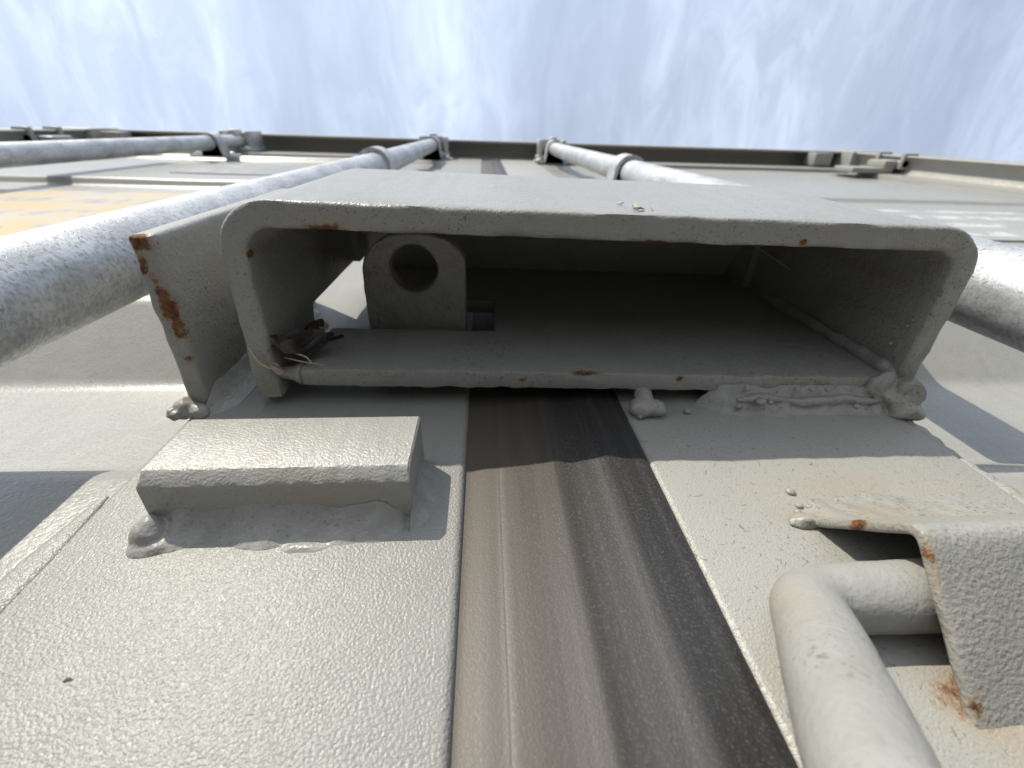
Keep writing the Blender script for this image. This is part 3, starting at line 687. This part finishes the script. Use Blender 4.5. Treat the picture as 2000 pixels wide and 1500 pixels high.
def locking_bar(x, y, r, z_top, guides, label):
    bm = bmesh.new(); P = [(x+0.0015*math.sin(i*0.21), y, 0.06+(z_top-0.06)*i/60) for i in range(61)]
    tube(bm, P, r, 40); bar = link('locking_bar', bm, 'galv', root, 60, label=label)
    for z in guides:
        bm = bmesh.new(); guide(bm, x, y, z, r+0.0012); link('bar_guide', bm, 'galv', bar, 40)
    bm = bmesh.new(); box_bm(x-0.045, x+0.030, y-0.026, y+0.012, z_top-0.004, z_top+0.012, 0.003, 2, bm); box_bm(x-0.010, x+0.012, y-0.034, y+0.010, z_top-0.05, z_top-0.002, 0.004, 2, bm)
    link('cam_end', bm, 'galv', bar, 40)
    bm = bmesh.new()
    for s in (-1, 1): box_bm(x+s*0.040-0.006, x+s*0.040+0.006, -0.066, -0.012, z_top-0.035, 2.80, 0.002, 2, bm)
    box_bm(x-0.052, x+0.052, -0.018, -0.0065, z_top-0.045, 2.799, 0.002, 2, bm); link('cam_keeper', bm, 'galv', bar, 40)
    return bar
locking_bar(-0.1690, -0.0420, 0.0190, 2.755, (0.55, 1.80, 2.68), 'galvanised locking bar just left of the lock box')
locking_bar(0.2330, -0.0420, 0.0190, 2.755, (0.55, 1.80, 2.68), 'galvanised locking bar just right of the lock box')
locking_bar(-0.800, -0.0360, 0.0190, 2.735, (0.55, 1.55, 2.56), 'galvanised locking bar farthest left on the left door')

# ---------------------------------------------------------------- end frame: header, posts, hinges, castings, sill
HZ = 2.80
bm = prism_x([(0.12, HZ-0.01), (-0.004, HZ-0.010), (-0.004, HZ+0.052), (-0.047, HZ+0.056), (-0.050, HZ+0.050), (-0.050, HZ-0.004), (-0.056, HZ-0.004), (-0.056, HZ+0.064), (-0.050, HZ+0.070), (0.12, HZ+0.070)], -1.335, 1.386, 60)
for v in bm.verts: v.co.z += 0.003*noise.noise(Vector((v.co.x*2.2, 0, 0)))
header = link('header', bm, 'frame', root, 30)
for x in (-1.24, 1.19):
    link('header_gusset', box_bm(x-0.004, x+0.060, -0.052, -0.010, HZ-0.055, HZ+0.001, 0.003), 'sheet', header)
def post(sx):
    xi, xo = (CX+sx*1.310), (CX+sx*1.4345)
    P = []
    ys = [0.09, 0.0, -0.006]+[-0.006-0.046*i/8 for i in range(1, 9)]
    P = [(xi, 0.09), (xi, -0.004)]+[(xi+sx*(0.014*math.sin(i/8*math.pi*0.9)-0.016*(i/8)**2), -0.004-0.050*(i/8)) for i in range(1, 9)]+[(xi-sx*0.008, -0.057), (xo-sx*0.004, -0.057), (xo, -0.053), (xo, 0.09)]
    bm = bmesh.new(); R = [[bm.verts.new((x, y, z)) for x, y in P] for z in (0.0, 0.7, 1.4, 2.1, 2.735)]
    grid_faces(bm, R, close_u=True); bm.faces.new(R[0]); bm.faces.new(list(reversed(R[-1])))
    p = link('corner_post', bm, 'frame', root, 30, label=('left' if sx < 0 else 'right')+' corner post of the container end')
    for zc in (-0.07, 2.805):
        a, b = sorted((CX+sx*1.288, xo+sx*0.004))
        cb = box_bm(a, b, -0.060, 0.15, zc-0.07, zc+0.07, 0.006, 2)
        link('corner_casting', cb, 'frame', p, 30)
    return p
pl, pr = post(-1), post(1)
for sx, dr in ((-1, door_l), (1, door_r)):
    for zh in (0.30, 1.05, 1.80, 2.575):
        xc = CX+sx*1.300
        bm = bmesh.new()
        a, b = sorted((xc-sx*0.150, xc-sx*0.012)); box_bm(a, b, -0.020, -0.004, zh-0.045, zh+0.045, 0.004, 2, bm)
        a, b = sorted((xc-sx*0.045, xc+sx*0.010)); box_bm(a, b, -0.042, -0.016, zh-0.040, zh+0.040, 0.006, 2, bm)
        h = link('hinge', bm, 'sheet', root, 30)
        bm = bmesh.new(); tube(bm, [(xc+sx*0.006, -0.034, zh-0.060+0.01*i) for i in range(13)], 0.010, 16); link('hinge_pin', bm, 'galv', h, 40)
        for dz in (-0.052, 0.052):
            a, b = sorted((xc-sx*0.006, xc+sx*0.040)); link('hinge_lug', box_bm(a, b, -0.064, -0.018, zh+dz-0.008, zh+dz+0.008, 0.003, 2), 'sheet', h, 30)
bm = box_bm(CX-1.31, CX+1.31, -0.05, 0.15, -0.14, 0.010, 0.006); link('sill', bm, 'frame', root)
# body behind the doors
L = 7.0
def wall(sx):
    x = CX+sx*1.43; bm = bmesh.new(); rows = []; n = 170
    pts = []
    for i in range(n):
        y = 0.15+(L-0.15)*i/(n-1); ph = (i % 6); d = (0, 0, 0.5, 1, 1, 0.5)[ph]*0.036; pts.append((x-sx*d, y))
    R = [[bm.verts.new((a, b, z)) for a, b in pts] for z in (-0.06, 2.80)]
    grid_faces(bm, R); link('side_wall', bm, 'sheet', root, 30)
wall(-1); wall(1)
link('roof', box_bm(CX-1.43, CX+1.43, 0.12, L, 2.805, 2.83, 0.0), 'sheet', root, 30)
link('end_wall', box_bm(CX-1.43, CX+1.43, L-0.04, L, -0.06, 2.80, 0.0), 'sheet', root, 30)
link('floor', box_bm(CX-1.40, CX+1.40, 0.15, L-0.04, -0.10, -0.02, 0.0), 'sheet', root, 30)

# ---------------------------------------------------------------- labels and lettering on the doors
def sticker(name, x0, x1, z0, z1, y, mat, parent):
    link(name, box_bm(x0, x1, y-0.0004, y+0.003, z0, z1), mat, parent, 0)
sticker('warning_label', -1.10, -0.47, 1.50, 1.85, 0.0125, 'decal_orange', door_l)
sticker('text_panel', -0.64, -0.26, 2.05, 2.24, -0.0005, 'decal_dark', door_l)
sticker('white_lettering', 0.42, 1.10, 1.58, 1.84, 0.0125, 'decal_white', door_r)

# ---------------------------------------------------------------- debris caught in the box
def thing(o, label, cat, group=None):
    o['label'] = label; o['category'] = cat
    if group: o['group'] = group
    mw = root.matrix_basis.copy()
    return o
def loose(name, bm, mat, label, cat, group=None, smooth=60):
    """a thing of its own: geometry moved from container units into metres"""
    for v in bm.verts: v.co = v.co*K+Vector((0, 0, BASE))
    c = sum((v.co for v in bm.verts), Vector())/len(bm.verts)
    for v in bm.verts: v.co -= c
    o = link(name, bm, mat, None, smooth); o.location = c; o['label'] = label; o['category'] = cat
    if group: o['group'] = group
    return o
def strand(pts, r=0.00022):
    P = [Vector(p) for p in pts]; S = []
    for i in range(len(P)-1):
        p0, p1, p2, p3 = P[max(i-1, 0)], P[i], P[i+1], P[min(i+2, len(P)-1)]
        for k in range(6):
            t = k/6; S.append(0.5*((2*p1)+(p2-p0)*t+(2*p0-5*p1+4*p2-p3)*t*t+(3*p1-p0-3*p2+p3)*t**3))
    S.append(P[-1]); bm = bmesh.new(); n = len(S)
    tube(bm, S, [r*(0.35+0.65*math.sin(math.pi*min(0.95, max(0.05, i/n)))) for i in range(n)], 6); return bm
def crumple(c, size, seed, n=14, aspect=1.0, axis=(0, 0, 1), amp=0.35, th=0.0002):
    """curled leaf-like sheet with thickness"""
    bm = bmesh.new(); ax = Vector(axis).normalized(); u = ax.orthogonal().normalized(); w = ax.cross(u); G = []
    for side in (0, 1):
        rows = []
        for i in range(n+1):
            row = []
            for j in range(n+1):
                s, t = i/n*2-1, j/n*2-1; k = (1-0.55*s*s)
                p = Vector(c)+u*s*size+w*t*size*aspect*k+ax*(amp*size*noise.noise(Vector((s*1.5+seed, t*1.5, seed*2)))+0.35*size*t*t+0.2*size*s*s*math.sin(seed))
                p += noise.noise_vector(p*500)*size*0.06+ax*th*side
                row.append(bm.verts.new(p))
            rows.append(row)
        G.append(rows)
    for rows in G: grid_faces(bm, rows)
    per = lambda R: R[0]+[r[-1] for r in R[1:]]+list(reversed(R[-1][:-1]))+[r[0] for r in reversed(R[1:-1])]
    a, b = per(G[0]), per(G[1])
    grid_faces(bm, [a, b], close_u=True); return bm
loose('dry_leaf', crumple((-0.0735, -0.0225, 1.1660), 0.0105, 2.3, 16, 0.55, (0.55, -0.8, -0.2), 0.7), 'leaf', 'dark crumpled dry leaf wedged in left corner inside the lock box', 'leaf')
loose('dry_leaf', crumple((-0.0705, -0.0190, 1.1850), 0.0085, 5.1, 14, 0.5, (0.7, -0.6, 0.2), 0.7), 'leaf', 'dark dry leaf above the crumpled one, beside the bright gap of the lock box', 'leaf')
loose('leaf_scrap', crumple((-0.0700, -0.0215, 1.1880), 0.0020, 1.2, 6, 0.8, (0.3, -0.8, -0.5), 0.5), 'scrap', 'tiny pale leaf scrap at the lower end of the bright gap', 'leaf scrap')
loose('leaf_scrap', crumple((-0.0790, -0.0170, 1.1575), 0.0032, 3.7, 8, 0.45, (0.2, -0.5, -0.8), 0.6), 'scrap', 'pale curled leaf scrap on the lower left rim of the lock box', 'leaf scrap')
loose('straw', strand([(-0.0870, -0.0265, 1.1568), (-0.0858, -0.0235, 1.1560), (-0.0845, -0.0205, 1.1562), (-0.0815, -0.0178, 1.1568), (-0.0775, -0.0165, 1.1575)], 0.0004), 'straw', 'short curved straw across the lower left rim of the lock box', 'straw')
loose('straw', strand([(-0.0745, -0.0235, 1.1610), (-0.0720, -0.0222, 1.1605), (-0.0690, -0.0205, 1.1610), (-0.0665, -0.0180, 1.1600)], 0.00034), 'straw', 'thin straw lying on the left end of the back plate', 'straw')
loose('straw', strand([(-0.0770, -0.0205, 1.1605), (-0.0735, -0.0200, 1.1598), (-0.0700, -0.0188, 1.1602), (-0.0625, -0.0180, 1.1592)], 0.00022), 'straw', 'finest straw curving toward the back plate edge', 'straw')
for i, (pts, r) in enumerate([([(0.098, -0.066, 1.215), (0.120, -0.058, 1.208), (0.138, -0.048, 1.196)], 0.0009), ([(0.060, -0.045, 1.270), (0.085, -0.05, 1.262), (0.100, -0.064, 1.272)], 0.0006)]):
    loose('cobweb', strand(pts, r), 'web', ('dusty cobweb strand hanging inside the right part of the lock box', 'dusty cobweb thread under the top of the lock box')[i], 'cobweb')
